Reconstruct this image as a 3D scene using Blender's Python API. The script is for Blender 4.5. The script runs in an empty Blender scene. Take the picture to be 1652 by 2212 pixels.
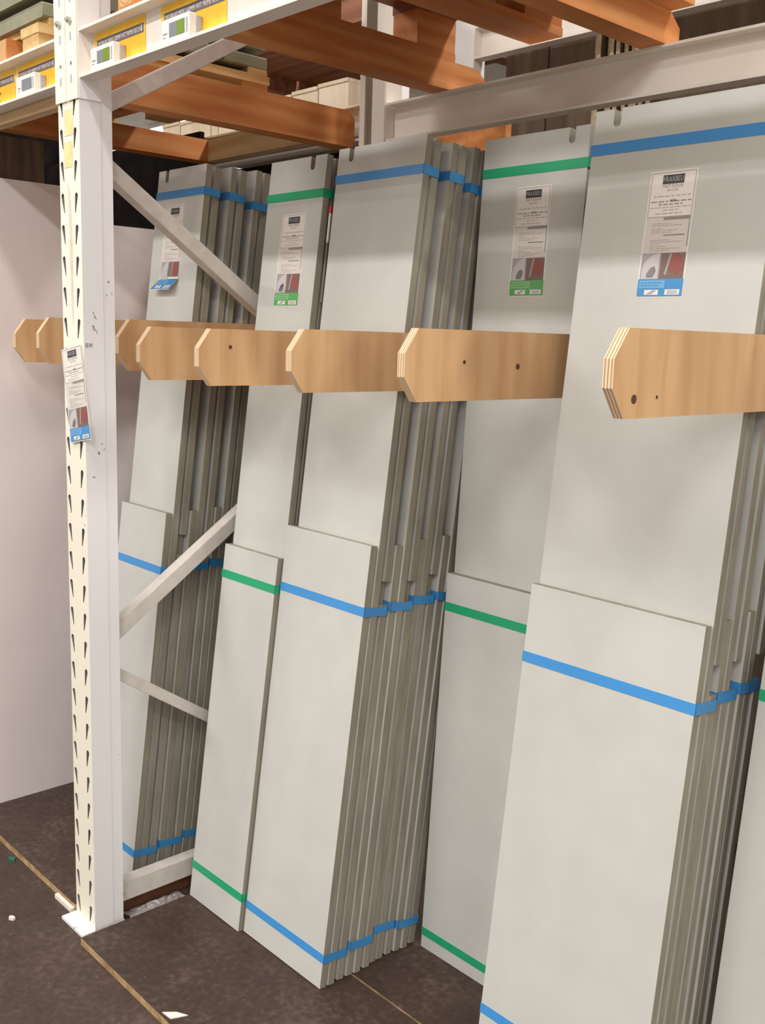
import bpy, math, random
from mathutils import Vector, Matrix
from mathutils.geometry import tessellate_polygon

random.seed(7)
scene = bpy.context.scene
COL = scene.collection

# ------------------------------------------------------------------ camera
cam_data = bpy.data.cameras.new('camera')
cam_data.sensor_fit = 'HORIZONTAL'
cam_data.sensor_width = 36.0
cam_data.lens = 47.478
cam_data.clip_start = 0.05
cam_data.clip_end = 100
cam = bpy.data.objects.new('camera', cam_data)
COL.objects.link(cam)
_r = Vector((0.6790067, 0.7335000, 0.0304576))
_u = Vector((-0.1456430, 0.0939276, 0.9848684))
_b = Vector((0.7195402, -0.6731681, 0.1706066))
cam.matrix_world = Matrix(((_r.x, _u.x, _b.x, 2.23198),
                           (_r.y, _u.y, _b.y, -1.11395),
                           (_r.z, _u.z, _b.z, 1.55),
                           (0, 0, 0, 1)))
scene.camera = cam

# ------------------------------------------------------------------ world, exposure
world = bpy.data.worlds.new('hall_air')
scene.world = world
world.use_nodes = True
bg = world.node_tree.nodes['Background']
bg.inputs[0].default_value = (1.0, 0.90, 0.80, 1)
bg.inputs[1].default_value = 0.72
scene.view_settings.view_transform = 'Standard'
scene.view_settings.look = 'None'
scene.view_settings.gamma = 1.0
scene.view_settings.use_curve_mapping = False
scene.view_settings.exposure = 0.04

# ------------------------------------------------------------------ hall lamps (rows of ceiling fluorescents)
LAMP_Z = 4.3
ROWS = [('aisle side row near the rack', -1.0, 30.0, (-2.6, 0.3, 3.2, 6.1)),
        ('middle row over the front aisle', -2.9, 72.0, (-2.6, 0.3, 3.2, 6.1)),
        ('far row across the front aisle', -4.7, 44.0, (-1.2, 1.7, 4.6)),
        ('row above the rack behind', 1.95, 70.0, (-2.4, 0.4, 3.2))]
def area_light(x, y, watts):
    ld = bpy.data.lights.new('lamp_light', 'AREA')
    ld.shape = 'RECTANGLE'; ld.size = 1.35; ld.size_y = 0.22
    ld.energy = watts; ld.color = (1.0, 0.975, 0.95)
    lo = bpy.data.objects.new('lamp_light', ld)
    lo.location = (x, y, LAMP_Z - 0.07)
    COL.objects.link(lo)
    return lo
LAMPS = [(lab, i, x, y, area_light(x, y, w)) for lab, y, w, xs in ROWS for i, x in enumerate(xs)]

# ------------------------------------------------------------------ materials
def new_mat(name):
    m = bpy.data.materials.new(name); m.use_nodes = True
    nt = m.node_tree
    return m, nt, nt.nodes['Principled BSDF'], nt.nodes, nt.links

def plain(name, col, rough=0.5, metal=0.0, spec=0.5):
    m, nt, p, N, L = new_mat(name)
    p.inputs['Base Color'].default_value = (*col, 1)
    p.inputs['Roughness'].default_value = rough
    p.inputs['Metallic'].default_value = metal
    p.inputs['Specular IOR Level'].default_value = spec
    return m

def mottled(name, c1, c2, scale=20, rough=0.6, detail=4, bump=0.0, stretch=(1, 1, 1), lo=0.35, hi=0.65, spec=0.4):
    m, nt, p, N, L = new_mat(name)
    tc = N.new('ShaderNodeTexCoord'); mp = N.new('ShaderNodeMapping')
    mp.inputs['Scale'].default_value = stretch
    nz = N.new('ShaderNodeTexNoise'); nz.inputs['Scale'].default_value = scale; nz.inputs['Detail'].default_value = detail
    cr = N.new('ShaderNodeValToRGB')
    cr.color_ramp.elements[0].position = lo; cr.color_ramp.elements[0].color = (*c1, 1)
    cr.color_ramp.elements[1].position = hi; cr.color_ramp.elements[1].color = (*c2, 1)
    L.new(tc.outputs['Object'], mp.inputs['Vector']); L.new(mp.outputs[0], nz.inputs['Vector'])
    L.new(nz.outputs['Fac'], cr.inputs['Fac']); L.new(cr.outputs['Color'], p.inputs['Base Color'])
    p.inputs['Roughness'].default_value = rough
    p.inputs['Specular IOR Level'].default_value = spec
    if bump:
        b = N.new('ShaderNodeBump'); b.inputs['Strength'].default_value = bump; b.inputs['Distance'].default_value = 0.002
        L.new(nz.outputs['Fac'], b.inputs['Height']); L.new(b.outputs['Normal'], p.inputs['Normal'])
    return m

def wood(name, c1, c2, c3, grain='Y', scale=6.0, rough=0.65, knots=True, ring=0.3):
    """long streaked grain along one object axis, with faint rings and a few dark knots"""
    m, nt, p, N, L = new_mat(name)
    tc = N.new('ShaderNodeTexCoord'); oi = N.new('ShaderNodeObjectInfo')
    add = N.new('ShaderNodeVectorMath'); add.operation = 'ADD'
    mul = N.new('ShaderNodeVectorMath'); mul.operation = 'SCALE'
    comb = N.new('ShaderNodeCombineXYZ')
    for i in range(3): L.new(oi.outputs['Random'], comb.inputs[i])
    L.new(comb.outputs[0], mul.inputs[0]); mul.inputs['Scale'].default_value = 13.0
    L.new(tc.outputs['Object'], add.inputs[0]); L.new(mul.outputs[0], add.inputs[1])
    mp = N.new('ShaderNodeMapping')
    s = {'X': (0.12, 1, 1), 'Y': (1, 0.12, 1), 'Z': (1, 1, 0.12)}[grain]
    mp.inputs['Scale'].default_value = s
    L.new(add.outputs[0], mp.inputs['Vector'])
    nz = N.new('ShaderNodeTexNoise'); nz.inputs['Scale'].default_value = scale * 10; nz.inputs['Detail'].default_value = 6
    nz.inputs['Distortion'].default_value = 0.6
    L.new(mp.outputs[0], nz.inputs['Vector'])
    wv = N.new('ShaderNodeTexWave'); wv.wave_type = 'RINGS'; wv.inputs['Scale'].default_value = scale * 1.6
    wv.inputs['Distortion'].default_value = 7; wv.inputs['Detail'].default_value = 3
    L.new(mp.outputs[0], wv.inputs['Vector'])
    mx = N.new('ShaderNodeMix'); mx.data_type = 'FLOAT'; mx.inputs[0].default_value = ring
    L.new(nz.outputs['Fac'], mx.inputs[2]); L.new(wv.outputs['Fac'], mx.inputs[3])
    cr = N.new('ShaderNodeValToRGB'); e = cr.color_ramp.elements
    e[0].position = 0.25; e[0].color = (*c1, 1); e[1].position = 0.75; e[1].color = (*c3, 1)
    mid = e.new(0.5); mid.color = (*c2, 1)
    L.new(mx.outputs[0], cr.inputs['Fac'])
    out = cr.outputs['Color']
    if knots:
        vo = N.new('ShaderNodeTexVoronoi'); vo.inputs['Scale'].default_value = 5.0
        mpk = N.new('ShaderNodeMapping'); mpk.inputs['Scale'].default_value = {'X': (.6, 1, 1), 'Y': (1, .6, 1), 'Z': (1, 1, .6)}[grain]
        L.new(add.outputs[0], mpk.inputs['Vector']); L.new(mpk.outputs[0], vo.inputs['Vector'])
        kr = N.new('ShaderNodeValToRGB'); kr.color_ramp.elements[0].position = 0.03; kr.color_ramp.elements[0].color = (0.45, 0.35, 0.3, 1)
        kr.color_ramp.elements[1].position = 0.07; kr.color_ramp.elements[1].color = (1, 1, 1, 1)
        L.new(vo.outputs['Distance'], kr.inputs['Fac'])
        mm = N.new('ShaderNodeMix'); mm.data_type = 'RGBA'; mm.blend_type = 'MULTIPLY'; mm.inputs[0].default_value = 1
        L.new(out, mm.inputs[6]); L.new(kr.outputs['Color'], mm.inputs[7]); out = mm.outputs[2]
    L.new(out, p.inputs['Base Color'])
    p.inputs['Roughness'].default_value = rough; p.inputs['Specular IOR Level'].default_value = 0.3
    b = N.new('ShaderNodeBump'); b.inputs['Strength'].default_value = 0.15; b.inputs['Distance'].default_value = 0.001
    L.new(nz.outputs['Fac'], b.inputs['Height']); L.new(b.outputs['Normal'], p.inputs['Normal'])
    return m

def ply_edge(name, axis='X'):
    """pale veneers with darker glue lines across the thickness of a plywood sheet"""
    m, nt, p, N, L = new_mat(name)
    tc = N.new('ShaderNodeTexCoord'); wv = N.new('ShaderNodeTexWave')
    wv.wave_type = 'BANDS'; wv.bands_direction = axis; wv.inputs['Scale'].default_value = 55
    wv.inputs['Distortion'].default_value = 0.6; wv.inputs['Detail'].default_value = 2
    L.new(tc.outputs['Object'], wv.inputs['Vector'])
    cr = N.new('ShaderNodeValToRGB'); e = cr.color_ramp.elements
    e[0].position = 0.1; e[0].color = (0.42, 0.25, 0.12, 1); e[1].position = 0.55; e[1].color = (0.80, 0.62, 0.42, 1)
    L.new(wv.outputs['Fac'], cr.inputs['Fac']); L.new(cr.outputs['Color'], p.inputs['Base Color'])
    p.inputs['Roughness'].default_value = 0.75
    return m

def scuffed(name, base, dark, scale=9, amount=0.68, rough=0.45):
    """painted steel: even coat with small dark scuffs and scratches"""
    m, nt, p, N, L = new_mat(name)
    tc = N.new('ShaderNodeTexCoord'); mp = N.new('ShaderNodeMapping'); mp.inputs['Scale'].default_value = (1.6, 1.6, 1.0)
    n1 = N.new('ShaderNodeTexNoise'); n1.inputs['Scale'].default_value = scale * 9; n1.inputs['Detail'].default_value = 5
    n2 = N.new('ShaderNodeTexNoise'); n2.inputs['Scale'].default_value = scale; n2.inputs['Detail'].default_value = 2
    L.new(tc.outputs['Object'], mp.inputs['Vector'])
    L.new(mp.outputs[0], n1.inputs['Vector']); L.new(mp.outputs[0], n2.inputs['Vector'])
    mul = N.new('ShaderNodeMath'); mul.operation = 'MULTIPLY'
    L.new(n1.outputs['Fac'], mul.inputs[0]); L.new(n2.outputs['Fac'], mul.inputs[1])
    cr = N.new('ShaderNodeValToRGB'); e = cr.color_ramp.elements
    e[0].position = amount * 0.58; e[0].color = (*base, 1); e[1].position = amount * 0.66; e[1].color = (*dark, 1)
    L.new(mul.outputs[0], cr.inputs['Fac']); L.new(cr.outputs['Color'], p.inputs['Base Color'])
    p.inputs['Roughness'].default_value = rough
    return m

def dirty_floor(name, c1, c2, c3, rough=0.6):
    m, nt, p, N, L = new_mat(name)
    tc = N.new('ShaderNodeTexCoord')
    n1 = N.new('ShaderNodeTexNoise'); n1.inputs['Scale'].default_value = 3.5; n1.inputs['Detail'].default_value = 8; n1.inputs['Roughness'].default_value = 0.7
    n2 = N.new('ShaderNodeTexNoise'); n2.inputs['Scale'].default_value = 60; n2.inputs['Detail'].default_value = 5
    L.new(tc.outputs['Object'], n1.inputs['Vector']); L.new(tc.outputs['Object'], n2.inputs['Vector'])
    mx = N.new('ShaderNodeMix'); mx.data_type = 'FLOAT'; mx.inputs[0].default_value = 0.4
    L.new(n1.outputs['Fac'], mx.inputs[2]); L.new(n2.outputs['Fac'], mx.inputs[3])
    cr = N.new('ShaderNodeValToRGB'); e = cr.color_ramp.elements
    e[0].position = 0.3; e[0].color = (*c1, 1); e[1].position = 0.72; e[1].color = (*c3, 1)
    k = e.new(0.52); k.color = (*c2, 1)
    L.new(mx.outputs[0], cr.inputs['Fac'])
    # thin pale dust specks
    vo = N.new('ShaderNodeTexVoronoi'); vo.inputs['Scale'].default_value = 26
    L.new(tc.outputs['Object'], vo.inputs['Vector'])
    vr = N.new('ShaderNodeValToRGB'); vr.color_ramp.elements[0].position = 0.035; vr.color_ramp.elements[0].color = (1, 1, 1, 1)
    vr.color_ramp.elements[1].position = 0.06; vr.color_ramp.elements[1].color = (0, 0, 0, 1)
    L.new(vo.outputs['Distance'], vr.inputs['Fac'])
    mm = N.new('ShaderNodeMix'); mm.data_type = 'RGBA'
    ml = N.new('ShaderNodeMath'); ml.operation = 'MULTIPLY'; ml.inputs[1].default_value = 0.35
    L.new(vr.outputs['Color'], ml.inputs[0]); L.new(ml.outputs[0], mm.inputs[0])
    L.new(cr.outputs['Color'], mm.inputs[6]); mm.inputs[7].default_value = (0.42, 0.36, 0.31, 1)
    L.new(mm.outputs[2], p.inputs['Base Color'])
    rr = N.new('ShaderNodeMapRange'); rr.inputs['To Min'].default_value = rough - 0.12; rr.inputs['To Max'].default_value = rough + 0.15
    L.new(n1.outputs['Fac'], rr.inputs['Value']); L.new(rr.outputs[0], p.inputs['Roughness'])
    p.inputs['Specular IOR Level'].default_value = 0.3
    b = N.new('ShaderNodeBump'); b.inputs['Strength'].default_value = 0.25; b.inputs['Distance'].default_value = 0.002
    L.new(n2.outputs['Fac'], b.inputs['Height']); L.new(b.outputs['Normal'], p.inputs['Normal'])
    return m

def emit(name, col, s):
    m, nt, p, N, L = new_mat(name)
    p.inputs['Base Color'].default_value = (*col, 1)
    p.inputs['Emission Color'].default_value = (*col, 1); p.inputs['Emission Strength'].default_value = s
    return m

M = {}
M['mdf'] = mottled('primed_mdf_face', (0.562, 0.562, 0.530), (0.597, 0.595, 0.562), 9, 0.55, 6, spec=0.35)
M['mdf_edge'] = mottled('raw_mdf_edge', (0.27, 0.245, 0.19), (0.36, 0.33, 0.26), 45, 0.85, 4, stretch=(1, 1, .15))
M['panel'] = mottled('white_laminate', (0.86, 0.775, 0.765), (0.89, 0.805, 0.79), 5, 0.5, 3)
M['panel_edge'] = mottled('chipboard_edge', (0.40, 0.32, 0.22), (0.55, 0.46, 0.34), 90, 0.8)
M['blue_tape'] = plain('blue_tape_film', (0.06, 0.30, 0.68), 0.35)
M['green_tape'] = plain('green_tape_film', (0.02, 0.38, 0.17), 0.35)
M['arm'] = wood('birch_ply_face', (0.60, 0.345, 0.165), (0.70, 0.43, 0.215), (0.75, 0.485, 0.26), 'Z', 3.0, 0.55, knots=False, ring=0.2)
M['arm_edge'] = ply_edge('birch_ply_edge', 'X')
M['knot'] = plain('dark_knot', (0.10, 0.05, 0.025), 0.8)
M['joist'] = wood('orange_fir', (0.56, 0.185, 0.050), (0.65, 0.25, 0.078), (0.72, 0.33, 0.118), 'Y', 4.0, 0.6)
M['pale_plank'] = wood('pale_spruce', (0.55, 0.36, 0.18), (0.62, 0.44, 0.245), (0.70, 0.53, 0.32), 'X', 4.0, 0.65)
M['pallet'] = wood('yellow_pallet_pine', (0.50, 0.31, 0.12), (0.62, 0.41, 0.17), (0.70, 0.50, 0.25), 'Y', 5.0, 0.7)
M['red_ply'] = wood('red_brown_plywood', (0.22, 0.085, 0.045), (0.29, 0.12, 0.065), (0.35, 0.155, 0.085), 'X', 4.0, 0.6, knots=False)
M['dark_ply'] = wood('dark_brown_plywood', (0.10, 0.065, 0.045), (0.14, 0.095, 0.065), (0.18, 0.125, 0.09), 'Z', 4.0, 0.65, knots=False)
M['bay_shade'] = mottled('bay_shade_black', (0.006, 0.004, 0.004), (0.012, 0.009, 0.008), 12, 0.85, spec=0.08)  # deep shade of the left bay put into a near-black colour
M['crate'] = wood('pale_crate_ply', (0.62, 0.50, 0.35), (0.69, 0.57, 0.42), (0.74, 0.63, 0.48), 'Z', 4.0, 0.65, knots=False)
M['sheet_edge'] = mottled('sheet_edge_tan', (0.42, 0.33, 0.22), (0.60, 0.50, 0.36), 60, 0.8)
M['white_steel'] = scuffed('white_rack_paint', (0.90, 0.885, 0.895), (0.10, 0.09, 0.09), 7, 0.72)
M['lit_front_steel'] = scuffed('lit_front_rack_paint', (0.91, 0.86, 0.73), (0.30, 0.25, 0.18), 8, 0.74)  # yellowish light on the aisle-facing steel put into its coat colour
M['beam'] = mottled('offwhite_beam_paint', (0.79, 0.73, 0.66), (0.84, 0.785, 0.715), 6, 0.45)
M['brace'] = mottled('galvanised_white_brace', (0.66, 0.61, 0.56), (0.74, 0.69, 0.64), 30, 0.45)
M['bolt'] = plain('zinc_bolt', (0.55, 0.54, 0.50), 0.35, 0.9)
M['hole'] = plain('bolt_hole_dark', (0.20, 0.18, 0.16), 0.9)
M['yellow'] = mottled('yellow_card', (0.88, 0.50, 0.02), (0.93, 0.58, 0.04), 30, 0.4)
M['grey_band'] = plain('grey_print_band', (0.13, 0.11, 0.125), 0.5)
M['print_white'] = plain('white_print', (0.78, 0.74, 0.70), 0.5)
M['print_black'] = plain('black_print', (0.03, 0.025, 0.02), 0.6)
M['device'] = plain('white_plastic_case', (0.80, 0.78, 0.76), 0.4)
M['device_grey'] = plain('grey_plastic_trim', (0.42, 0.40, 0.42), 0.5)
M['lcd'] = plain('grey_display', (0.22, 0.235, 0.26), 0.3)
M['lcd_green'] = plain('green_display_field', (0.17, 0.26, 0.02), 0.35)
M['paper'] = plain('white_sticker_paper', (0.80, 0.76, 0.71), 0.45)
M['paper2'] = plain('pink_grey_sticker_field', (0.68, 0.63, 0.59), 0.45)
M['print_grey'] = plain('grey_print', (0.30, 0.27, 0.25), 0.6)
M['print_mid'] = plain('mid_grey_print', (0.44, 0.40, 0.37), 0.6)
M['logo_fill'] = plain('logo_dark_fill', (0.045, 0.04, 0.04), 0.5)
M['logo_letter'] = plain('logo_letter_grey', (0.42, 0.40, 0.38), 0.5)
M['photo_grey'] = plain('photo_print_grey', (0.38, 0.35, 0.37), 0.5)
M['photo_light'] = plain('photo_print_light', (0.56, 0.53, 0.54), 0.5)
M['photo_brown'] = plain('photo_print_brown', (0.20, 0.13, 0.11), 0.5)
M['photo_red'] = plain('photo_print_red', (0.28, 0.08, 0.07), 0.5)
M['st_blue'] = plain('sticker_blue', (0.06, 0.28, 0.58), 0.3)
M['st_green'] = plain('sticker_green', (0.10, 0.40, 0.12), 0.3)
M['st_blue2'] = plain('sticker_pale_blue', (0.16, 0.40, 0.66), 0.3)
M['st_green2'] = plain('sticker_pale_green', (0.24, 0.50, 0.22), 0.3)
M['faded_yellow'] = mottled('faded_yellow_film', (0.80, 0.66, 0.30), (0.86, 0.74, 0.42), 40, 0.5)
M['faded_tan'] = mottled('faded_tan_glue', (0.70, 0.57, 0.46), (0.78, 0.66, 0.54), 40, 0.6)
M['floor'] = dirty_floor('dusty_concrete', (0.038, 0.023, 0.018), (0.072, 0.047, 0.038), (0.135, 0.095, 0.078), 0.6)
M['plat'] = dirty_floor('dark_film_faced_ply', (0.032, 0.019, 0.0145), (0.064, 0.040, 0.031), (0.145, 0.102, 0.082), 0.5)
M['plat_edge'] = mottled('raw_platform_edge', (0.30, 0.19, 0.09), (0.55, 0.38, 0.20), 35, 0.8)
M['redbatten'] = mottled('red_brown_batten', (0.11, 0.04, 0.02), (0.17, 0.065, 0.03), 20, 0.6)
M['scrap'] = plain('white_scrap', (0.82, 0.76, 0.68), 0.7)
M['film'] = plain('crumpled_film', (0.33, 0.29, 0.28), 0.25)
M['red'] = plain('red_tip', (0.50, 0.02, 0.03), 0.4)
M['rod'] = plain('white_rod', (0.80, 0.78, 0.76), 0.35)
M['green_strap'] = plain('green_strap', (0.01, 0.14, 0.08), 0.4)
M['grey_board'] = mottled('grey_green_board', (0.23, 0.225, 0.145), (0.30, 0.29, 0.20), 14, 0.7)
M['ceiling'] = mottled('ceiling_paint', (0.50, 0.46, 0.42), (0.56, 0.52, 0.48), 2, 0.9)
M['wallp'] = mottled('hall_wall', (0.46, 0.40, 0.33), (0.52, 0.46, 0.39), 2, 0.9)
M['tube'] = emit('fluorescent_tube', (1.0, 0.97, 0.92), 9.0)
M['lamp_body'] = plain('lamp_housing', (0.78, 0.77, 0.75), 0.5)

# ------------------------------------------------------------------ mesh helpers
class MB:
    def __init__(s): s.v = []; s.f = []; s.m = []
    def add(s, vs, fs, mi=0):
        o = len(s.v); s.v += [tuple(q) for q in vs]
        for f in fs:
            s.f.append(tuple(o + i for i in f)); s.m.append(mi)
        return s
    def box(s, x0, x1, y0, y1, z0, z1, mi=0, sides=None):
        """mi: one index, or dict of face -> index (keys -x +x -y +y -z +z)"""
        vs = [(x0,y0,z0),(x1,y0,z0),(x1,y1,z0),(x0,y1,z0),(x0,y0,z1),(x1,y0,z1),(x1,y1,z1),(x0,y1,z1)]
        fs = {'-z':(0,3,2,1),'+z':(4,5,6,7),'-y':(0,1,5,4),'+x':(1,2,6,5),'+y':(2,3,7,6),'-x':(3,0,4,7)}
        o = len(s.v); s.v += vs
        for k, f in fs.items():
            s.f.append(tuple(o + i for i in f)); s.m.append(mi.get(k, mi.get('*', 0)) if isinstance(mi, dict) else mi)
        return s
    def prism(s, pts, axis, a, b, cap=0, side=0):
        """extrude a 2D outline along an axis between a and b"""
        def P(p, t):
            if axis == 'X': return (t, p[0], p[1])
            if axis == 'Y': return (p[0], t, p[1])
            return (p[0], p[1], t)
        n = len(pts); o = len(s.v)
        s.v += [P(p, a) for p in pts] + [P(p, b) for p in pts]
        tris = tessellate_polygon([[Vector((p[0], p[1], 0)) for p in pts]])
        for t in tris:
            s.f.append(tuple(o + i for i in t)); s.m.append(cap)
            s.f.append(tuple(o + n + i for i in reversed(t))); s.m.append(cap)
        for i in range(n):
            j = (i + 1) % n
            s.f.append((o + i, o + j, o + n + j, o + n + i)); s.m.append(side)
        return s
    def bar(s, p, q, w, h, up=(1, 0, 0), mi=0):
        """rectangular bar from p to q; w across 'up', h across the other way"""
        p = Vector(p); q = Vector(q); d = (q - p).normalized(); u = Vector(up).normalized()
        n = d.cross(u).normalized(); a = u * w / 2; b = n * h / 2
        vs = [p-a-b, p+a-b, p+a+b, p-a+b, q-a-b, q+a-b, q+a+b, q-a+b]
        return s.add(vs, [(0,3,2,1),(4,5,6,7),(0,1,5,4),(1,2,6,5),(2,3,7,6),(3,0,4,7)], mi)
    def cyl(s, p, q, r0, r1=None, n=10, mi=0):
        r1 = r0 if r1 is None else r1
        p = Vector(p); q = Vector(q); d = (q - p).normalized()
        u = d.orthogonal().normalized(); w = d.cross(u)
        vs = []
        for c, r in ((p, r0), (q, r1)):
            for i in range(n):
                t = 2 * math.pi * i / n; vs.append(c + u * math.cos(t) * r + w * math.sin(t) * r)
        fs = [tuple(range(n))[::-1], tuple(range(n, 2 * n))] + [(i, (i+1) % n, n + (i+1) % n, n + i) for i in range(n)]
        return s.add(vs, fs, mi)

def mesh_from(mb, mats, name, fix=True):
    me = bpy.data.meshes.new(name)
    me.from_pydata(mb.v, [], mb.f)
    for m in mats: me.materials.append(M[m] if isinstance(m, str) else m)
    me.polygons.foreach_set('material_index', mb.m)
    me.update()
    if fix:
        import bmesh
        bm = bmesh.new(); bm.from_mesh(me); bmesh.ops.recalc_face_normals(bm, faces=bm.faces); bm.to_mesh(me); bm.free()
    return me

def ob(name, mb, mats, parent=None, loc=(0, 0, 0), fix=True, label=None):
    me = mb if isinstance(mb, bpy.types.Mesh) else mesh_from(mb, mats if isinstance(mats, (list, tuple)) else [mats], name, fix)
    o = bpy.data.objects.new(name, me); o.location = loc
    COL.objects.link(o)
    if parent is not None: o.parent = parent
    if label: o['label'] = label
    return o

def tag(o, label, cat, group=None):
    o['label'] = label; o['category'] = cat
    if group: o['group'] = group
    return o

def thing(name, label, cat, loc=(0, 0, 0), group=None, rot=(0, 0, 0)):
    o = bpy.data.objects.new(name, None); o.location = loc; o.rotation_euler = rot
    o.empty_display_size = 0.1
    COL.objects.link(o)
    return tag(o, label, cat, group)

def single(name, mb, mats, base, label, cat, group=None):
    """one-mesh thing, built in world coordinates, its origin moved to base"""
    mb.v = [(v[0]-base[0], v[1]-base[1], v[2]-base[2]) for v in mb.v]
    return tag(ob(name, mb, mats, None, base), label, cat, group)

def part(name, mb, mats, root, label=None):
    """a part given in world coordinates under a thing at root.location (no rotation)"""
    b = root.location
    mb.v = [(v[0]-b[0], v[1]-b[1], v[2]-b[2]) for v in mb.v]
    return ob(name, mb, mats, root, label=label)

def sub(name, mb, mats, par, root, label=None):
    """a sub-part in world coordinates under a part that sits at its thing's origin"""
    b = root.location
    mb.v = [(v[0]-b[0], v[1]-b[1], v[2]-b[2]) for v in mb.v]
    return ob(name, mb, mats, par, label=label)

def struct(name, mb, mats):
    o = ob(name, mb, mats); o['kind'] = 'structure'; return o

_text_cache = {}
def text_geo(s, size, align='LEFT'):
    """flat lettering as (verts2d, faces), from the built-in font"""
    k = (s, size, align)
    if k in _text_cache: return _text_cache[k]
    cu = bpy.data.curves.new('lettering', 'FONT'); cu.body = s; cu.size = size; cu.align_x = align
    cu.resolution_u = 2; cu.fill_mode = 'FRONT'
    o = bpy.data.objects.new('lettering', cu); COL.objects.link(o)
    bpy.context.view_layer.update()
    dg = bpy.context.evaluated_depsgraph_get()
    me = bpy.data.meshes.new_from_object(o.evaluated_get(dg))
    vs = [(v.co.x, v.co.y) for v in me.vertices]; fs = [tuple(p.vertices) for p in me.polygons]
    bpy.data.objects.remove(o); bpy.data.curves.remove(cu); bpy.data.meshes.remove(me)
    _text_cache[k] = (vs, fs)
    return vs, fs

# ------------------------------------------------------------------ setting
ZP = 0.02                                   # top of the dark platform sheets
struct('floor', MB().box(-14, 8, -5, 10, -0.1, 0), ['floor'])
struct('ceiling', MB().box(-16, 9, -6, 12, 5.05, 5.15), ['ceiling'])
struct('wall_back', MB().box(-16, 9, 11.9, 12.0, 0, 5.05), ['wallp'])

def ceiling_light(x, y, z, label, group):
    t = thing('ceiling_light', label, 'lamp', (x, y, z), group)
    ob('housing', MB().prism([(-.12, 0), (.12, 0), (.09, .05), (-.09, .05)], 'X', -.75, .75), ['lamp_body'], t)
    for s in (-.05, .05):
        ob('tube', MB().cyl((-.7, s, -.02), (.7, s, -.02), .013, n=8), ['tube'], t)
    for s in (-.6, .6):
        ob('hanger', MB().cyl((s, 0, .05), (s, 0, 5.05 - z), .004, n=6), ['bolt'], t)
    return t
for lab, i, x, y, l in LAMPS:
    t = ceiling_light(x, y, LAMP_Z, '%s twin tube ceiling lamp from the left in the %s' % (('first', 'second', 'third', 'fourth')[i], lab), 'ceiling lamps, ' + lab)
    l.parent = t; l.location = (0, 0, -.07)
# far lamps seen through the gaps above the joists
for x, y, lab in ((-13.3, 8.5, 'bright far ceiling lamp seen over the pale crosswise plank'),
                  (-8.45, 6.65, 'bright far ceiling lamp seen beside the grey board stack')):
    t = thing('ceiling_light', lab, 'lamp', (x, y, 4.98))
    ob('housing', MB().prism([(-.2, 0), (.2, 0), (.16, .07), (-.16, .07)], 'X', -.8, .8), ['lamp_body'], t)
    ob('tube', MB().box(-.75, .75, -.15, .15, -.03, 0), ['tube'], t)

# ------------------------------------------------------------------ platform sheets
def sheet(name, x0, x1, y0, y1, label):
    return single(name, MB().box(x0, x1, y0, y1, 0.001, ZP, {'+z': 0, '*': 1}), ['plat', 'plat_edge'], ((x0+x1)/2, (y0+y1)/2, 0.001), label, 'floor board')
sheet('platform_sheet', 0.020, 2.6, -0.050, 0.376, 'dark brown platform sheet with raw front edge under the nearest door bundles')
sheet('platform_sheet', 0.034, 2.6, 0.381, 1.05, 'dark platform sheet behind the pale seam under the rear boards')
sheet('platform_sheet', -2.43, -0.130, 0.008, 1.05, 'dark platform sheet left of the white upright under the big white panel')

# ------------------------------------------------------------------ rack frame with perforated upright
XL, XR = -0.104, 0.0
ZTOP = 3.0
frame = thing('rack_frame', 'white perforated steel rack frame with diagonal braces between the two bays', 'rack frame', (-0.052, 0.0, 0.0))
def teardrop(cx, cz, slant, r=0.0070, ln=0.038):
    pts = []
    for k in range(7):
        a = math.pi * k / 6
        pts.append((cx + r * math.cos(a), cz + r * math.sin(a)))
    pts.append((cx - r * 0.25 + slant, cz - ln)); pts.append((cx + r * 0.25 + slant, cz - ln))
    return pts
mb = MB(); pitch = 0.0715; nrow = int((ZTOP - 0.008) / pitch)
for r_ in range(nrow + 1):
    z0 = 0.008 + r_ * pitch; z1 = min(z0 + pitch, ZTOP)
    outer = [(XL, z0), (XR, z0), (XR, z1), (XL, z1)]
    loops = [outer]
    if z1 - z0 > pitch - 1e-6:
        loops += [teardrop(-0.091, z0 + 0.057, 0.0085), teardrop(-0.0215, z0 + 0.054, -0.0065)]
    tri = tessellate_polygon([[Vector((p[0], p[1], 0)) for p in lp] for lp in loops])
    flat = [p for lp in loops for p in lp]; o = len(mb.v)
    mb.v += [(p[0], 0.0, p[1]) for p in flat]
    for t in tri: mb.f.append(tuple(o + i for i in t)); mb.m.append(0)
    for lp in loops[1:]:
        n = len(lp); o2 = len(mb.v)
        mb.v += [(p[0], 0.0, p[1]) for p in lp] + [(p[0], 0.0035, p[1]) for p in lp]
        for i in range(n):
            j = (i + 1) % n; mb.f.append((o2+i, o2+j, o2+n+j, o2+n+i)); mb.m.append(2)
D = 0.052
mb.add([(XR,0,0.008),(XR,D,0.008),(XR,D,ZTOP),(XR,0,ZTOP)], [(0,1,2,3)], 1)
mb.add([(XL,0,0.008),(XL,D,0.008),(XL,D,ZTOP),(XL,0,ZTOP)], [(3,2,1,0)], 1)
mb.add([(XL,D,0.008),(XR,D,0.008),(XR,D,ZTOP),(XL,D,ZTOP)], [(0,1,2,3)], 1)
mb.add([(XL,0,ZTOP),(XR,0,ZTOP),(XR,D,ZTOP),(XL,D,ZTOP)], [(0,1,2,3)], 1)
post = part('upright', mb, ['lit_front_steel', 'white_steel', 'hole'], frame, 'upright with warm lit tone on its front and two rows of teardrop slots')
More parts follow.
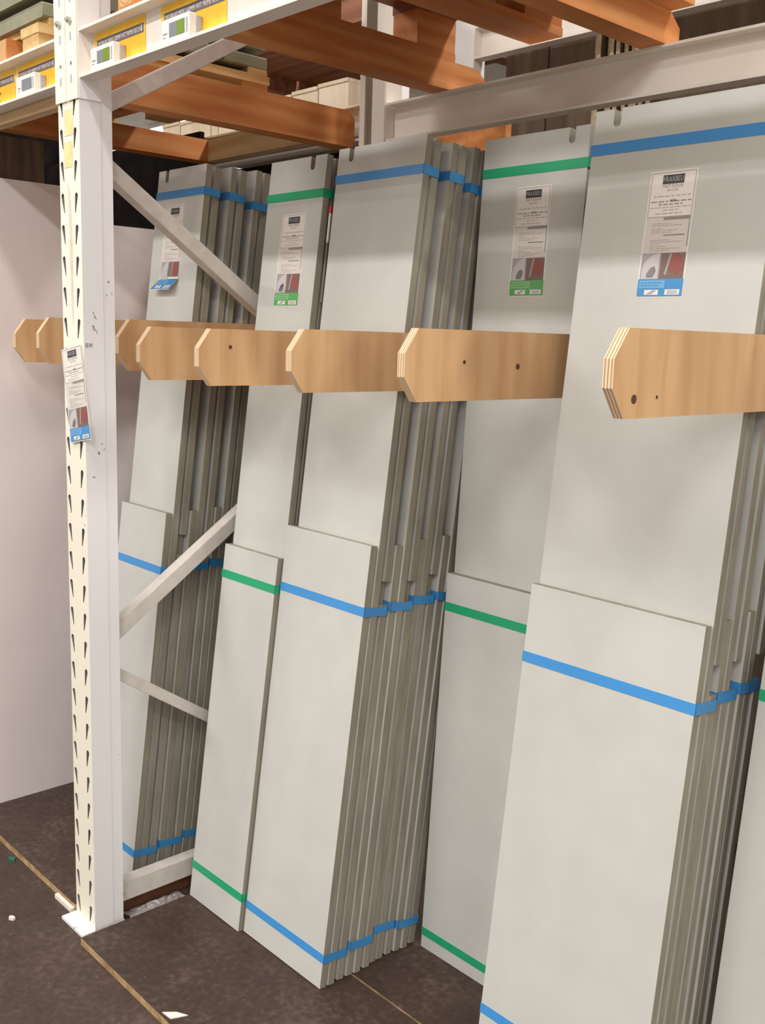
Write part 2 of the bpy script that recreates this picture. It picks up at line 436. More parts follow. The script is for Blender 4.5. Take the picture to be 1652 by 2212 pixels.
part('back_flange', MB().box(XL+.002, XL+.012, D, D+.03, .008, ZTOP).box(XR-.012, XR-.002, D, D+.03, .008, ZTOP), ['white_steel'], frame)
part('base_plate', MB().box(-0.122, -0.002, -0.034, 0.085, 0.0, 0.008), ['white_steel'], frame)
# rear post: open channel facing the aisle
RY = 0.93
mb = MB()
mb.box(XL, XL+.022, RY, RY+.006, .008, ZTOP).box(XR-.036, XR-.004, RY, RY+.006, .008, ZTOP)
mb.box(XL, XL+.004, RY+.006, RY+.07, .008, ZTOP).box(XR-.008, XR-.004, RY+.006, RY+.07, .008, ZTOP).box(XL, XR-.004, RY+.07, RY+.074, .008, ZTOP)
part('rear_post', mb, ['beam'], frame)
part('rear_base_plate', MB().box(-0.12, 0.015, RY-.02, RY+.10, 0, .008), ['white_steel'], frame)
# braces: shallow channels, a light top face and a side face
def brace(p, q, w=0.036, h=0.034):
    p = Vector((-0.05, *p)); q = Vector((-0.05, *q))
    mb = MB(); d = (q - p).normalized(); n = Vector((1, 0, 0)).cross(d).normalized()
    if n.z < 0: n = -n
    o = n * h / 2
    mb.bar(p + o, q + o, w, 0.003)                       # upper flange
    mb.bar(p - o, q - o, w, 0.003)                       # lower flange
    mb.bar(p + Vector((w/2, 0, 0)), q + Vector((w/2, 0, 0)), 0.003, h)   # web towards the right bay
    b = part('brace', mb, ['brace'], frame)
    for e, s in ((p, 1), (q, -1)):
        c = e + d * s * 0.03 + Vector((w/2 + .0015, 0, 0))
        sub('bolt', MB().cyl(c, c + Vector((.006, 0, 0)), .007, n=6), ['bolt'], b, frame)
brace((0.06, 1.945), (0.95, 1.335))
brace((0.95, 1.385), (0.06, 0.765))
brace((0.06, 0.700), (0.95, 0.105), 0.03, 0.026)
brace((0.06, 0.068), (0.95, 0.068), 0.036, 0.052)
brace((0.06, 2.050), (0.95, 2.57), 0.036, 0.034)
# old film and glue left on the upright
part('film_patch', MB().box(-0.074, -0.030, -0.0008, -0.0002, 1.985, 2.043).box(-0.078, -0.036, -0.0008, -0.0002, 1.915, 1.972), ['faded_yellow'], frame, 'faded yellow film on the upright')
part('stamp_mark', MB().box(0.0, 0.0006, 0.004, 0.011, 1.505, 1.516).box(0.0, 0.0006, 0.013, 0.022, 1.507, 1.515), ['device_grey'], frame, 'small grey stamp on the side face')
part('glue_streak', MB().prism([(-0.064, 1.885), (-0.060, 1.80), (-0.057, 1.62), (-0.050, 1.555), (-0.047, 1.62), (-0.046, 1.75), (-0.052, 1.86)], 'Y', -0.0008, -0.0002), ['faded_tan'], frame)

# ------------------------------------------------------------------ stickers
def sticker(par, mapf, colour, paper_label, W=0.099, H=0.235, curl=None):
    """printed strip label; mapf(u, v, h) gives a point for u across, v up from the lower edge and h off the surface"""
    band, pale = ('st_blue', 'st_blue2') if colour == 'blue' else ('st_green', 'st_green2')
    def grid(u0, u1, v0, v1, h, mi, mb, ny=None):
        ny = ny or max(1, int((v1 - v0) / 0.012))
        vs = []; fs = []
        for i in range(ny + 1):
            v = v0 + (v1 - v0) * i / ny
            vs += [mapf(u0 * W, v * H, h), mapf(u1 * W, v * H, h)]
        for i in range(ny): fs.append((2*i, 2*i+1, 2*i+3, 2*i+2))
        mb.add(vs, fs, mi); return mb
    def words(mb, u0, u1, v, hgt, h, mi, seed, gaps=0.03):
        rnd = random.Random(seed); u = u0
        while u < u1 - 0.02:
            w = rnd.uniform(0.05, 0.13); e = min(u + w, u1)
            grid(u, e, v - hgt/2, v + hgt/2, h, mi, mb, 1); u = e + gaps
        return mb
    def lettering(mb, s, size, uc, v, h, mi, align='CENTER', sx=1.0):
        vs, fs = text_geo(s, size, align)
        mb.add([mapf(uc * W + x * sx, v * H + y, h) for x, y in vs], fs, mi); return mb
    # paper with thickness
    mb = MB(); n = 20; vs = []
    for i in range(n + 1):
        v = H * i / n
        vs += [mapf(0, v, 0.0003), mapf(W, v, 0.0003), mapf(W, v, 0.0001), mapf(0, v, 0.0001)]
    fs = []
    for i in range(n):
        a = 4 * i; b = a + 4
        fs += [(a, a+1, b+1, b), (a+1, a+2, b+2, b+1), (a+2, a+3, b+3, b+2), (a+3, a, b, b+3)]
    fs += [(0, 3, 2, 1), (4*n, 4*n+1, 4*n+2, 4*n+3)]
    mb.add(vs, fs, 0)
    paper = ob('sticker', mb, ['paper'], par, label=paper_label)
    h1, h2, h3 = 0.0006, 0.0009, 0.0012
    bd = MB()
    grid(.035, .045, .64, .985, h1, 0, bd); grid(.955, .965, .64, .985, h1, 0, bd)
    grid(.035, .965, .983, .987, h1, 0, bd, 1); grid(.035, .965, .636, .640, h1, 0, bd, 1)
    ob('printed_border', bd, ['print_grey'], paper, fix=False)
    lg = MB(); grid(.28, .73, .895, .965, h1, 0, lg)
    lettering(lg, 'FRAXBEU', 0.0135, .505, .912, h2, 1, sx=0.72)
    ob('logo', lg, ['logo_fill', 'logo_letter'], paper, fix=False)
    tx = MB()
    lettering(tx, 'FAST DOOR', 0.0082, .505, .866, h1, 0, sx=.95); lettering(tx, '201,5 CM', 0.0056, .505, .838, h1, 0)
    ob('heading_text', tx, ['print_grey'], paper, fix=False)
    pr = MB()
    words(pr, .12, .90, .800, .007, h1, 0, 1); words(pr, .08, .93, .758, .009, h1, 1, 2)
    lettering(pr, 'MDF', 0.0062, .55, .753, h2, 2); words(pr, .25, .75, .735, .009, h1, 1, 3)
    words(pr, .08, .93, .712, .006, h1, 0, 4, .02); words(pr, .35, .68, .690, .006, h1, 0, 5); words(pr, .2, .8, .664, .007, h1, 0, 6)
    for k, v in enumerate((.585, .570, .545, .530, .515)): words(pr, .17, (.62, .82, .42, .72, .6)[k], v, .005, h2, 0, 10 + k, .02)
    for k, v in enumerate((.455, .440, .422, .404, .388, .372)): words(pr, .17, (.6, .86, .4, .52, .8, .6)[k], v, .005, h2, 0, 20 + k, .02)
    ob('printed_lines', pr, ['print_mid', 'print_grey', 'print_black'], paper, fix=False)
    fl = MB(); grid(.035, .965, .355, .634, h1, 0, fl); grid(.40, .965, .612, .634, h2, 1, fl, 1); grid(.44, .88, .487, .497, h2, 1, fl, 1)
    grid(.94, .965, .40, .61, h2, 2, fl)
    ob('text_fields', fl, ['paper2', 'print_grey', 'photo_grey'], paper, fix=False)
    ph = MB(); grid(.035, .965, .148, .355, h1, 0, ph)
    # pale arc on the left and dark reddish right half of the printed picture
    arc = []; 
    for k in range(9):
        a = math.pi / 2 * k / 8; arc.append((.42 - .36 * math.sin(a), .20 + .15 * math.cos(a)))
    arc = arc + [(.06, .15), (.42, .15)]
    ph.add([mapf(u*W, v*H, h2) for u, v in arc], [tuple(range(len(arc)))], 1)
    ph.add([mapf(u*W, v*H, h2) for u, v in ((.18,.16),(.32,.16),(.37,.21),(.34,.25),(.25,.24),(.17,.19))], [tuple(range(6))], 0)
    grid(.45, .965, .148, .350, h2, 2, ph); ph.add([mapf(u*W, v*H, h3) for u, v in ((.62,.23),(.80,.18),(.93,.22),(.92,.30),(.82,.345),(.70,.345))], [tuple(range(6))], 3)
    ph.add([mapf(u*W, v*H, h3) for u, v in ((.55,.18),(.60,.18),(.68,.345),(.64,.345))], [tuple(range(4))], 0)
    ob('printed_picture', ph, ['photo_grey', 'photo_light', 'photo_brown', 'photo_red'], paper, fix=False)
    bn = MB(); grid(.015, .985, .010, .148, h2, 0, bn); grid(.05, .60, .075, .138, h3, 1, bn)
    grid(.18, .48, .022, .062, h3, 2, bn); grid(.62, .93, .022, .064, h3, 2, bn)
    for k in range(9): grid(.67 + k*.025, .682 + k*.025, .028, .058, h3 + .0003, 3, bn, 1)
    bn.add([mapf(u*W, v*H, h3 + .0003) for u, v in ((.22,.026),(.32,.026),(.44,.056),(.36,.058))], [(0,1,2,3)], 3)
    words(bn, .09, .55, .118, .008, h3 + .0003, 0, 31, .02); words(bn, .09, .5, .096, .008, h3 + .0003, 0, 32, .02)
    ob('colour_band', bn, [band, pale, 'paper', 'photo_grey'], paper, fix=False, label=colour + ' band with two white fields')
    return paper

# sticker on the upright: slightly turned, left edge lifting off
def up_map(u, v, h):
    a = math.radians(10.5); x = u - 0.0475; z = v - 0.1125
    X = x * math.cos(a) - z * math.sin(a); Z = x * math.sin(a) + z * math.cos(a)
    return (-0.036 + X, -0.0014 - h - 0.005 * (1 - u / 0.095), 1.394 + Z)
def up_map_local(u, v, h):
    p = up_map(u, v, h); b = frame.location
    return (p[0] - b.x, p[1] - b.y, p[2] - b.z)
sticker(frame, up_map_local, 'blue', 'white sticker with blue foot on the upright', W=0.095, H=0.225)

# ------------------------------------------------------------------ load beams
FBZ0, FBZ1 = 2.102, 2.206
BZ0, BZ1 = FBZ0, FBZ1
def beam(label, x0, x1, yf, ends, group, mat='beam', holes=True, lift=0.0):
    """channel beam open towards the aisle; connector plates where 'ends' says (x, side)"""
    BZ0, BZ1 = FBZ0 + lift, FBZ1 + lift
    t = thing('load_beam', label, 'rack beam', ((x0+x1)/2, yf, BZ0), group)
    prof = [(yf, BZ0), (yf+.042, BZ0), (yf+.042, BZ1), (yf, BZ1), (yf, BZ1-.006), (yf+.034, BZ1-.006), (yf+.034, BZ0+.006), (yf, BZ0+.006)]
    part('channel', MB().prism(prof, 'X', x0, x1), [mat], t)
    for xe, s in ends:
        # front leaf on the post face and side leaf along the post
        f0, f1 = (xe - .050*s, xe + .003*s)
        lo, hi = min(f0, f1), max(f0, f1)
        z0, z1 = BZ0 - .043, BZ1 + .115
        c = part('connector', MB().box(lo, hi, yf-.0045, yf-.0005, z0, z1).box(min(xe, xe+.004*s), max(xe, xe+.004*s), yf-.0005, yf+.052, z0, z1, 1), ['lit_front_steel' if holes else mat, 'white_steel' if holes else mat], t)
        if holes:
            xm = xe - .026*s
            for zz, kind in ((.045, 's'), (.078, 'h'), (.135, 's'), (.168, 'b'), (.215, 's'), (.245, 'h')):
                z = z0 + zz
                if kind == 'b':
                    sub('bolt', MB().cyl((xm, yf-.012, z), (xm, yf-.004, z), .0075, .0085, 6).cyl((xm, yf-.016, z), (xm, yf-.012, z), .004, n=8), ['bolt'], c, t)
                elif kind == 'h':
                    sub('hole', MB().cyl((xm, yf-.0049, z), (xm, yf-.0045, z), .0042, n=10), ['hole'], c, t)
                else:
                    sub('slot', MB().box(xm-.0032, xm+.0032, yf-.0049, yf-.0045, z-.009, z+.009), ['device_grey'], c, t)
    return t
beam('white front beam with two yellow price cards right of the upright', 0.004, 2.7, 0.0, [(0.0, 1)], 'rack beams')
beam('white front beam with yellow price cards left of the upright', -2.7, -0.108, 0.0, [(-0.104, -1)], 'rack beams')
beam('white rear beam above the tall boards right of the rear post', 0.006, 2.7, 0.935, [(0.0, 1)], 'rack beams', holes=False)
beam('white rear beam behind the pale plank left of the rear post', -2.42, -0.110, 0.955, [], 'rack beams', holes=False, lift=.022)

# ------------------------------------------------------------------ price cards and electronic tags on the front beams
def price_card(x0, w, label, text):
    t = thing('price_card', label, 'price card', (x0 + w/2, 0.0335, 2.112), 'yellow price cards on the front beams')
    card = part('card', MB().box(x0, x0+w, .0325, .0335, 2.112, 2.197), ['yellow'], t)
    part('heading_band', MB().box(x0+.012, x0+w-.006, .0321, .0325, 2.163, 2.182), ['grey_band'], t)
    vs, fs = text_geo(text, 0.0135)
    wid = max(v[0] for v in vs); k = (w - .03) / wid
    mb = MB(); mb.add([(x0+.016 + x*k, .0319, 2.1675 + y) for x, y in vs], fs); part('heading_text', mb, ['print_white'], t)
    mb = MB()
    for s, sz, dx, dz in (('201CM', .012, .105, 2.142), ('Breedte: cm', .0062, .105, 2.128), ('Cm2', .006, w-.028, 2.118)):
        vs, fs = text_geo(s, sz); mb.add([(x0+dx + x, .0321, dz + y) for x, y in vs], fs)
    part('small_text', mb, ['print_black'], t)
    # arrow at the end of the heading band
    ax = x0 + w - .014
    part('arrow', MB().box(ax-.0012, ax+.0012, .0317, .0319, 2.170, 2.180).add([(ax-.004,.0317,2.171),(ax+.004,.0317,2.171),(ax,.0317,2.165)], [(0,1,2)]), ['print_white'], t)
    return t
def price_tag(x0, label, green=True):
    x1 = x0 + .104
    t = thing('electronic_price_tag', label, 'price tag', ((x0+x1)/2, .012, 2.108), 'electronic price tags on the front beams')
    z0, z1 = 2.110, 2.155
    part('case', MB().prism([(x0+.003, z0), (x1-.003, z0), (x1, z0+.003), (x1, z1-.003), (x1-.003, z1), (x0+.003, z1), (x0, z1-.003), (x0, z0+.003)], 'Y', .006, .020), ['device'], t)
    part('clip_rail', MB().box(x0+.01, x1+.004, .020, .0318, z0, z1-.006), ['device_grey'], t)
    sc = part('screen', MB().box(x0+.030, x1-.018, .0052, .006, z0+.010, z1-.009), ['lcd'], t)
    if green: part('colour_field', MB().box(x0+.058, x1-.018, .0048, .0052, z0+.010, z1-.009), ['lcd_green'], t)
    mb = MB(); mb.box(x0+.006, x0+.022, .0056, .006, z0+.017, z0+.020).box(x0+.006, x0+.017, .0056, .006, z0+.011, z0+.0125)
    for k in range(9): mb.box(x1-.013, x1-.007, .0056, .006, z0+.010 + k*.003, z0+.0115 + k*.003)
    part('printed_marks', mb, ['print_grey'], t)
    return t
price_card(0.016, 0.222, 'yellow price card beside the upright on the right front beam', 'DEURKAS MDF 120MM WIT PRIME RECHT')
price_card(0.302, 0.235, 'yellow price card farther right from the upright on the right beam', 'DEURKAS MDF 160MM WIT PRIME RECHT')
price_card(-0.400, 0.222, 'yellow price card just left of the upright on the left beam', 'DEURKAS MDF 90MM WIT PRIME RECHT')
price_card(-0.640, 0.226, 'yellow price card at the left edge of the photo on the left beam', 'DEURKAS MDF 75MM WIT PRIME RECHT')
price_tag(0.048, 'white electronic price tag nearest the upright with half green screen')
price_tag(0.347, 'white electronic price tag with half green screen below the top-edge yellow card')
price_tag(-0.342, 'white electronic price tag with plain grey screen left of the upright', False)

# ------------------------------------------------------------------ plywood divider arms and their rails
def arm(x0, yf, zb, zt, label, group, yb=0.86, knots=()):
    T = 0.018
    c = 0.036; cz = (zt - zb) * 0.34
    pts = [(yf, zb+cz), (yf+c*.9, zb), (yb, zb), (yb, zt), (yf+c*.9, zt), (yf, zt-cz)]
    t = thing('plywood_arm', label, 'divider arm', (x0 + T/2, yf, zb), group)
    part('board', MB().prism(pts, 'X', x0, x0+T, 0, 1), ['arm', 'arm_edge'], t)
    for ky, kz, kr in knots:
        part('knot', MB().cyl((x0+T-.0005, yf+ky, zb+kz), (x0+T+.0003, yf+ky, zb+kz), kr, n=10), ['knot'], t)
    return t
AB = 0.855
G1, G2 = 'plywood arms of the right bay', 'plywood arms of the left bay'
arm(1.3905, 0.090, 1.445, 1.574, 'nearest plywood arm with big knot in front of the rightmost tall board', G1, AB, ((.055, .028, .007), (.115, .030, .003)))
arm(0.924, 0.135, 1.437, 1.568, 'plywood arm with two dark knots passing before the green taped right board', G1, AB, ((.155, .072, .004), (.31, .064, .006)))
arm(0.5845, 0.1465, 1.433, 1.5615, 'plywood arm crossing the middle blue taped wide board', G1, AB)
arm(0.2545, 0.140, 1.429, 1.5575, 'plywood arm with two small knots crossing the narrow green taped board', G1, AB, ((.085, .088, .005), (.300, .085, .005)))
arm(0.004, 0.134, 1.429, 1.5585, 'plywood arm just right of the white upright in front of the others', G1, AB)
arm(-0.1235, 0.147, 1.446, 1.575, 'plywood arm tip peeking out directly behind the white upright', G2, AB)
arm(-0.585, 0.147, 1.446, 1.577, 'plywood arm whose pale end shows left of the white upright', G2, AB)
arm(-0.745, 0.147, 1.444, 1.571, 'leftmost plywood arm lying against the big white panel', G2, AB)
for x0, x1, lab in ((0.0, 2.6, 'horizontal plywood rail behind the right bay bundles'), (-0.83, -0.106, 'horizontal plywood rail behind the left bay bundles')):
    single('back_rail', MB().box(x0, x1, AB, AB + .018, 1.43, 1.57, {'*': 0}), ['arm'], ((x0+x1)/2, AB, 1.43), lab, 'rail')

# ------------------------------------------------------------------ taped bundles of door frame boards
T = 0.019; GAPS = {'ST': 0.004, 'TT': 0.011}
def bundle(label, x0, w, y0, s, order, colour, tall_z, short_z, tape_z, rnd, group, slot='L', slot_off=0.047, stick=None, mortise=True, curl=False, jig=(0, .004), tall_dx=0.0, head_ext=(0, 0)):
    th = math.atan(s); ct = math.cos(th); tt = math.tan(th)
    root = thing('door_frame_bundle', label, 'board bundle', (x0, y0, ZP), group, (-th, 0, 0))
    d = 0.0; talls = []; xr = w; xl = 0
    for k, kind in enumerate(order):
        j = 0.0 if k == 0 else rnd.uniform(*jig)
        if kind == 'T': j += tall_dx
        zs = (d + T) * tt
        L = ((tall_z if kind == 'T' else short_z) - ZP) / ct + d * tt * 0 - zs + rnd.uniform(-.002, .002)
        a, b = j, j + w
        if kind == 'S': a -= head_ext[0]; b += head_ext[1]
        xr = max(xr, b); xl = min(xl, a)
        pts = [(a, zs), (b, zs)]
        if kind == 'T' and mortise and talls:
            zm = 0.955 + rnd.uniform(-.01, .01)
            pts += [(b, zm-.028), (b-.016, zm-.028), (b-.016, zm+.028), (b, zm+.028)]
        pts += [(b, zs+L)]
        if kind == 'T':
            first = not talls
            right = (slot == 'R') == first
            sx = (b - slot_off) if right else (a + slot_off)
            hw = 0.0085; dep = 0.034
            arc = [(sx + hw*math.cos(q), zs+L-dep+hw - hw*math.sin(q)) for q in [math.pi*i/5 for i in range(6)]]
            pts += [(sx+hw, zs+L)] + arc + [(sx-hw, zs+L)]
            talls.append((d, a, zs, L))
        pts += [(a, zs+L)]
        mbb = MB().prism(pts, 'Y', d, d+T, 0, 1)
        ob('jamb_board' if kind == 'T' else 'head_board', mbb, ['mdf', 'mdf_edge'], root)
        D1 = d + T
        d += T + GAPS.get(order[k:k+2], 0.0)
    def ring(z, ya, yb, xa, xb):
        e = .0009; hh = .0105
        m = MB()
        m.box(xa-e, xb+e, ya-e, ya-.0001, z-hh, z+hh); m.box(xa-e, xb+e, yb+.0001, yb+e, z-hh, z+hh)
        m.box(xa-e, xa-.0001, ya-e, yb+e, z-hh, z+hh); m.box(xb+.0001, xb+e, ya-e, yb+e, z-hh, z+hh)
        ob('tape_band', m, [colour + '_tape'], root, label=colour + ' tape band')
    top, mid, bot = tape_z
    ring((top-ZP)/ct, talls[0][0], talls[-1][0]+T, min(t[1] for t in talls), max(t[1] for t in talls)+w)
    ring((mid-ZP)/ct, 0, D1, xl, xr); ring((bot-ZP)/ct, 0, D1, xl, xr)
    if stick:
        su, sw, zt, zb = stick
        dd, a, zs, L = talls[0]
        H = (zt - zb) / ct; base = (zb - ZP) / ct
        def mp(u, v, h):
            yy = dd - .0002 - h
            if curl and v < H * .16:
                q = (H * .16 - v)
                return (a + su + u - q * .25, yy - q * .62, base + v + q * .12)
            return (a + su + u, yy, base + v)
        sticker(root, mp, colour, 'white printed sticker with ' + colour + ' foot', W=sw, H=H)
    return y0 + D1 / ct

r = random.Random(3)
def stack(x0, w, y0, s, colour, tall_z, short_z, tapes, n, labels, group, shifts, first_kw, orders=None):
    y = y0
    for k in range(n):
        kw = dict(first_kw) if k == 0 else dict(slot=first_kw.get('slot', 'L'), jig=first_kw.get('jig', (0, .004)))
        tz = (tapes[0] - (0, .006, .022, .01)[k % 4], tapes[1] + (0, .002, .004, .003)[k % 4], tapes[2] + (0, .004, .010, -.004)[k % 4])
        y = bundle(labels[k], x0 + shifts[k], w, y, s, (orders or ('STT', 'STT', 'STT', 'STT'))[k], colour, tall_z + r.uniform(-.003, .003), short_z + r.uniform(-.004, .004), tz, r, group, **kw)
        y += 0.0065
    return y

# left bay stack (behind the braces)
stack(-0.373, 0.241, 0.177, 0.114, 'blue', 1.992, 1.062, (1.922, .905, .104), 4,
      ['blue taped bundle with curling blue-footed sticker behind the diagonal brace', 'second blue taped bundle of the stack behind the diagonal brace',
       'third blue taped bundle of the stack behind the diagonal brace', 'rearmost blue taped bundle of the stack behind the diagonal brace'],
      'bundles left of the braces', (0, .002, .004, .003), dict(slot='L', slot_off=.045, jig=(-.003, .003), stick=(.055, .099, 1.893, 1.656), curl=True))
# narrow green stack
stack(0.026, 0.226, 0.268, 0.116, 'green', 1.987, 0.994, (1.896, .918, .112), 3,
      ['narrow green taped bundle with green-footed sticker between brace and wide blue bundle', 'green taped bundle hidden second behind the narrow stickered green one',
       'green taped bundle hidden third behind the narrow stickered green one'],
      'narrow green bundles', (0, .0, .0), dict(head_ext=(0, .005), jig=(-.003, .0015), slot='R', slot_off=.054, stick=(.070, .101, 1.852, 1.622)))
# wide blue stack in the middle
stack(0.2745, 0.2995, 0.281, 0.1175, 'blue', 1.994, 1.0755, (1.924, .928, .096), 4,
      ['wide blue taped bundle without sticker at the front of the middle stack', 'second blue taped bundle of the middle stack',
       'third blue taped bundle of the middle stack', 'rearmost blue taped bundle of the middle stack'],
      'wide blue bundles in the middle', (0, .003, .001, .005), dict(head_ext=(.0125, 0), slot='L', slot_off=.047))
# green stack right of the middle
stack(0.604, 0.292, 0.590, 0.042, 'green', 2.006, 0.994, (1.926, .912, .064), 2,
      ['green taped bundle with green-footed sticker set back right of the middle stack', 'green taped bundle hidden behind the set-back stickered green one'],
      'set back green bundles', (0, .002), dict(slot='R', slot_off=.046, stick=(.105, .098, 1.889, 1.650)))
# wide blue stack at the right
stack(1.000, 0.384, 0.350, 0.100, 'blue', 1.991, 1.073, (1.919, .925, .172), 3,
      ['nearest and widest blue taped bundle with blue-footed sticker at the right', 'second blue taped bundle of the rightmost blue stack', 'rearmost blue taped bundle of the rightmost blue stack'],
      'widest blue bundles at the right', (0, -.003, .001), dict(jig=(-.002, .003), slot='L', slot_off=.050, stick=(.140, .097, 1.866, 1.639)))
# green stack cut by the right edge of the photo
stack(1.424, 0.260, 0.505, 0.100, 'green', 1.99, 1.0, (1.90, .930, .11), 2,
      ['green taped bundle cut off by the right edge of the photo', 'green taped bundle behind the one cut off at the right edge'],
      'green bundles at the right edge', (0, .003), dict(slot='R', slot_off=.05))

# ------------------------------------------------------------------ white sheets standing in the left bay
def panel(x0, x1, y0, y1, z1, label):
    return single('laminate_panel', MB().box(x0, x1, y0, y1, ZP, z1, {'-x': 0, '+x': 0, '*': 1}), ['panel', 'panel_edge'], ((x0+x1)/2, (y0+y1)/2, ZP), label, 'panel')
panel(-0.852, -0.834, 0.030, 0.462, 1.981, 'tall white laminate panel left of the upright with arm shadow on it')
panel(-0.876, -0.856, 0.100, 0.925, 1.882, 'lower white laminate panel seen between the upright and the braced bundles')

# added near-black sheets standing in for the shade inside the left bay
single('shade_sheet', MB().box(-2.43, -0.956, .932, .950, ZP, 2.245), ['bay_shade'], (-1.69, .94, ZP), 'added nearly black sheet for the shade at the back of the left bay', 'panel')
single('shade_sheet', MB().box(-0.953, -0.112, .955, .968, ZP, 2.10), ['bay_shade'], (-.53, .96, ZP), 'added nearly black sheet for the shade under the pale plank behind the braced bundles', 'panel')
single('shade_sheet', MB().box(-2.46, -2.44, 0.10, 1.22, 0, 2.75), ['bay_shade'], (-2.45, .6, 0), 'added nearly black sheet for the shade at the far end of the left bay', 'panel')
single('brown_sheet', MB().box(-1.34, -1.322, 0.09, 0.523, ZP, 2.19, {'+y': 1, '-y': 1, '*': 0}), ['dark_ply', 'joist'], (-1.33, .3, ZP), 'dark brown sheet standing upright above the tall white panel', 'panel')

# ------------------------------------------------------------------ timber joists and planks of the shelf level
def end_grain(name):
    m, nt, p, N, L = new_mat(name)
    tc = N.new('ShaderNodeTexCoord'); wv = N.new('ShaderNodeTexWave'); wv.wave_type = 'RINGS'; wv.rings_direction = 'Y'
    wv.inputs['Scale'].default_value = 32; wv.inputs['Distortion'].default_value = 1.5
    L.new(tc.outputs['Object'], wv.inputs['Vector'])
    cr = N.new('ShaderNodeValToRGB'); cr.color_ramp.elements[0].color = (0.50, 0.26, 0.10, 1); cr.color_ramp.elements[1].color = (0.68, 0.42, 0.19, 1)
    L.new(wv.outputs['Fac'], cr.inputs['Fac']); L.new(cr.outputs['Color'], p.inputs['Base Color']); p.inputs['Roughness'].default_value = .8
    return m
M['end_grain'] = end_grain('timber_end_grain')
def joist(x0, x1, y0, y1, z0, z1, label, chamfer=0.03):
    pts = [(y0, z0), (y1-.006, z0), (y1, z0+.008), (y1, z1-chamfer), (y1-chamfer*1.4, z1), (y0, z1)]
    mb = MB().prism(pts, 'X', x0, x1)
    e = MB(); e.add([(x0+.003, y0-.0006, z0+.003), (x1-.003, y0-.0006, z0+.003), (x1-.003, y0-.0006, z1-.003), (x0+.003, y0-.0006, z1-.003)], [(0, 1, 2, 3)])
    t = thing('timber_joist', label, 'joist', ((x0+x1)/2, y0, (z0+z1)/2), 'joists across the rack beams')
    part('beam', mb, ['joist'], t); part('end_face', e, ['end_grain'], t)
    return t
JZ = BZ1 + .0005
joist(0.185, 0.250, 0.0, 1.085, JZ, 2.278, 'orange timber joist whose bright end rests on the rear beam by the post')
joist(0.840, 0.905, 0.0, 0.99, JZ, 2.278, 'nearest orange timber joist at the top right with a bright end')
joist(-0.215, -0.150, 0.075, 0.9525, 2.104, 2.206, 'orange timber joist close left of the upright running to the rear post', .02)
joist(-0.950, -0.885, 0.075, 0.9525, 2.134, 2.206, 'orange timber joist butting against the pale crosswise plank', .0)
def plank(x0, x1, y0, y1, z0, z1, label):
    single('crosswise_plank', MB().box(x0, x1, y0, y1, z0, z1), ['pale_plank'], ((x0+x1)/2, (y0+y1)/2, z0), label, 'plank')
plank(-0.8845, -0.2155, 0.918, 0.952, 2.1345, 2.206, 'pale crosswise plank between the two orange joists left of the rear post')
plank(-2.3, -0.112, 0.045, 0.073, 2.075, 2.2055, 'pale crosswise plank just behind the left front beam')
plank(0.2505, 0.8395, 0.05, 0.078, JZ, 2.2775, 'added unseen plank blocking light between the two right hand joists above the front beam')  # this and the next plank: unseen, added to stop light over the beam
plank(0.9055, 2.6, 0.05, 0.078, JZ, 2.2775, 'added unseen plank blocking light right of the nearest joist above the front beam')

# ------------------------------------------------------------------ pallets on the shelf level
def pallet(x0, x1, y0, y1, z0, label, mat='pallet', deck='pallet', blk=0.078):
    t = thing('wooden_pallet', label, 'pallet', ((x0+x1)/2, (y0+y1)/2, z0), 'pallets on the shelf level')
    W = .10; xs = [x0, (x0+x1-W)/2, x1-W]; ys = [y0, (y0+y1)/2-.07, y1-.14]
    for x in xs:
        part('runner_board', MB().box(x, x+W, y0, y1, z0, z0+.020), [mat], t)
        for y in ys: part('block', MB().box(x+.004, x+W-.004, y, y+.14, z0+.020, z0+.020+blk), [mat], t)
    zb = z0 + .020 + blk
    for y in ys: part('stringer_board', MB().box(x0, x1, y, y+.14, zb, zb+.022), [deck], t)
    n = max(3, int((x1-x0) / .14)); st = (x1 - x0 - .10) / (n - 1)
    for i in range(n): part('deck_board', MB().box(x0+i*st, x0+i*st+.10, y0, y1, zb+.022, zb+.042), [deck], t)
    return zb + .042
# right bay pallet resting on the two right joists
zr = pallet(0.150, 0.960, 0.02, 0.955, 2.2785, 'pallet with red brown deck above the tall boards of the right bay', 'joist', 'red_ply', .085)
# left bay skid: blocks, long boards and cleats under the grey board pile
SZ = 2.2065
sk = thing('wooden_skid', 'yellowish wooden skid under the grey board pile left of the upright', 'skid', (-0.70, .35, SZ), 'pallets on the shelf level')
for x in (-1.20, -0.76, -0.32):
    part('long_board', MB().box(x, x+.10, .01, .69, SZ+.036, SZ+.058), ['pallet'], sk)
    for y in (.012, .30, .60): part('block', MB().box(x+.006, x+.094, y, y+.088, SZ, SZ+.036), ['pallet'], sk)
for y in (.04, .32, .62): part('cleat', MB().box(-1.20, -.22, y, y+.06, SZ+.058, SZ+.074), ['pallet'], sk)
be = part('bearer', MB().box(-.50, -.41, .012, .20, SZ, SZ+.056), ['joist'], sk)
sub('end_face', MB().add([(-.498, .0115, SZ+.002), (-.412, .0115, SZ+.002), (-.412, .0115, SZ+.054), (-.498, .0115, SZ+.054)], [(0, 1, 2, 3)]), ['end_grain'], be, sk)
zl = SZ + .074
